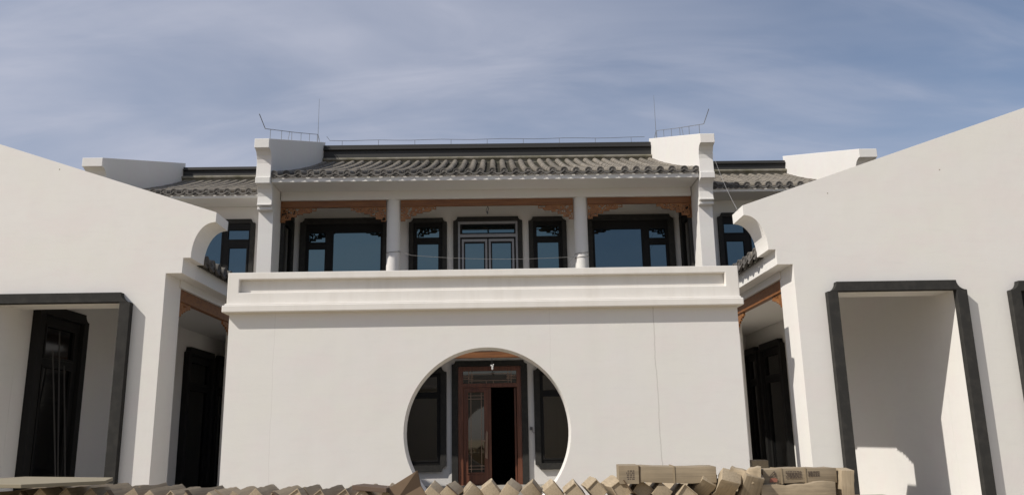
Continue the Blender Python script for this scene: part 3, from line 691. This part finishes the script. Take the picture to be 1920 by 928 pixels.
# single cartons with looks of their own
H90 = R(90)
carton((1.60, 7.10, 1.290), (R(.6), R(-1), H90 + R(-4)), .78, .26, .128, 'flat carton with a strap and printed end lying on top of the row', 101, straps=(-.05,), sleeve=True, prints=(('L', .31, 0, .07, .08, 5),))
pc = carton((2.68, 7.10, 1.258), (0, R(0), H90 + R(2)), .62, .24, .118, 'long carton with dark lines of print lying under the sunlit wing corner', 102, straps=(-.045, .155), prints=(('L', .055, .010, .13, .06, 5), ('L', -.115, .014, .095, .045, 3)))
b = MB(); fx = -.12 - .0085                          # triangular mark and reddish stamp printed on the side
TRI = lambda u, v, d: (fx + d, u, v)
b.plate(TRI, [(.265, -.005), (.205, -.005), (.215, .045)], [[(.254, .000), (.213, .000), (.219, .033)]], 0, .0015)
link('printed_mark', b.data('printed_mark', [M['ink']]), pc)
b = MB(); b.plate(TRI, [(.262, -.045), (.20, -.045), (.195, -.02), (.215, -.012), (.255, -.015)], [], 0, .0015)
link('printed_stamp', b.data('printed_stamp', [M['ink_red']]), pc)
carton((2.63, 7.05, 1.136), (0, R(0), H90 + R(1)), .62, .30, .128, 'carton lying directly beneath the long printed carton', 103, crush=.016)
carton((2.245, 7.02, 1.265), (R(4), R(0), R(70)), .24, .30, .12, 'crumpled carton with torn corners left of the long printed carton', 104, crush=.02)
carton((3.055, 7.02, 1.155), (R(-84), R(3), R(0)), .30, .105, .16, 'narrow carton standing upright at the right end of the pile', 105)
carton((1.87, 7.10, 1.17), (R(-38), R(28), R(8)), .34, .13, .13, 'short carton tilted up between the row and the flat strapped carton', 106)
carton((2.05, 7.00, 1.165), (R(-42), R(22), R(0)), .34, .15, .125, 'open ended carton leaning back beside the crumpled one', 107, crush=.016)
carton((2.235, 6.93, 1.145), (R(-66), R(14), R(4)), .30, .15, .10, 'leaning carton with a block of print in front of the crumpled one', 108, prints=(('L', -.02, 0, .06, .05, 4),))
carton((4.05, 12.6, .72), (0, 0, R(8)), .24, .26, 1.0, 'tall upright carton behind the sunlit end of the moon gate wall', 109)
# hidden bulk that carries the top row
for k in range(8):
    carton((-3.6 + k * .98, 7.36, .52), (0, 0, R(random.uniform(-1, 1))), .95, .94, 1.03, ORD[k] + ' large carton from the left underneath the row of rolled cartons', 200 + k, 'large cartons under the row', crush=.004)
# boards
b = MB(); b.add([(-4.3, 6.62, 1.322), (-3.43, 6.55, 1.300), (-2.98, 6.95, 1.300), (-3.10, 7.35, 1.312), (-3.9, 7.45, 1.33), (-4.3, 6.62, 1.350), (-3.43, 6.55, 1.328), (-2.98, 6.95, 1.328), (-3.10, 7.35, 1.338), (-3.9, 7.45, 1.356)],
      [(0, 1, 2, 3, 4), (9, 8, 7, 6, 5), (0, 5, 6, 1), (1, 6, 7, 2), (2, 7, 8, 3), (3, 8, 9, 4), (4, 9, 5, 0)])
tag(part('plywood_board', b, M['ply'], None, bevel=.003), 'flat pale plywood board lying on the cartons at the lower left', 'board')
b = MB(); b.add([(-.995, 6.98, 1.214), (-.70, 6.86, 1.196), (-.66, 7.1, 1.196), (-.94, 7.22, 1.214), (-.995, 6.98, 1.254), (-.70, 6.86, 1.232), (-.66, 7.1, 1.232), (-.94, 7.22, 1.254)],
      [(0, 1, 2, 3), (7, 6, 5, 4), (0, 4, 5, 1), (1, 5, 6, 2), (2, 6, 7, 3), (3, 7, 4, 0)])
tag(part('wood_plank', b, M['old_wood'], None, bevel=.004), 'short dark wooden plank lying flat beside the raised cardboard sheet', 'plank')
b = MB(); F = [(-.72, 6.93, 1.21), (-.47, 7.0, 1.358), (-.44, 7.0, 1.235), (-.39, 6.95, 1.165), (-.62, 6.9, 1.14)]
b.add(F + [(p[0] + .004, p[1] + .012, p[2] + .003) for p in F], [(0, 1, 2, 3, 4), (9, 8, 7, 6, 5)] + [(i, i + 5, (i + 1) % 5 + 5, (i + 1) % 5) for i in range(5)])
tag(part('cardboard_sheet', b, M['card_in'], None), 'torn brown cardboard sheet sticking up left of the moon gate', 'cardboard')
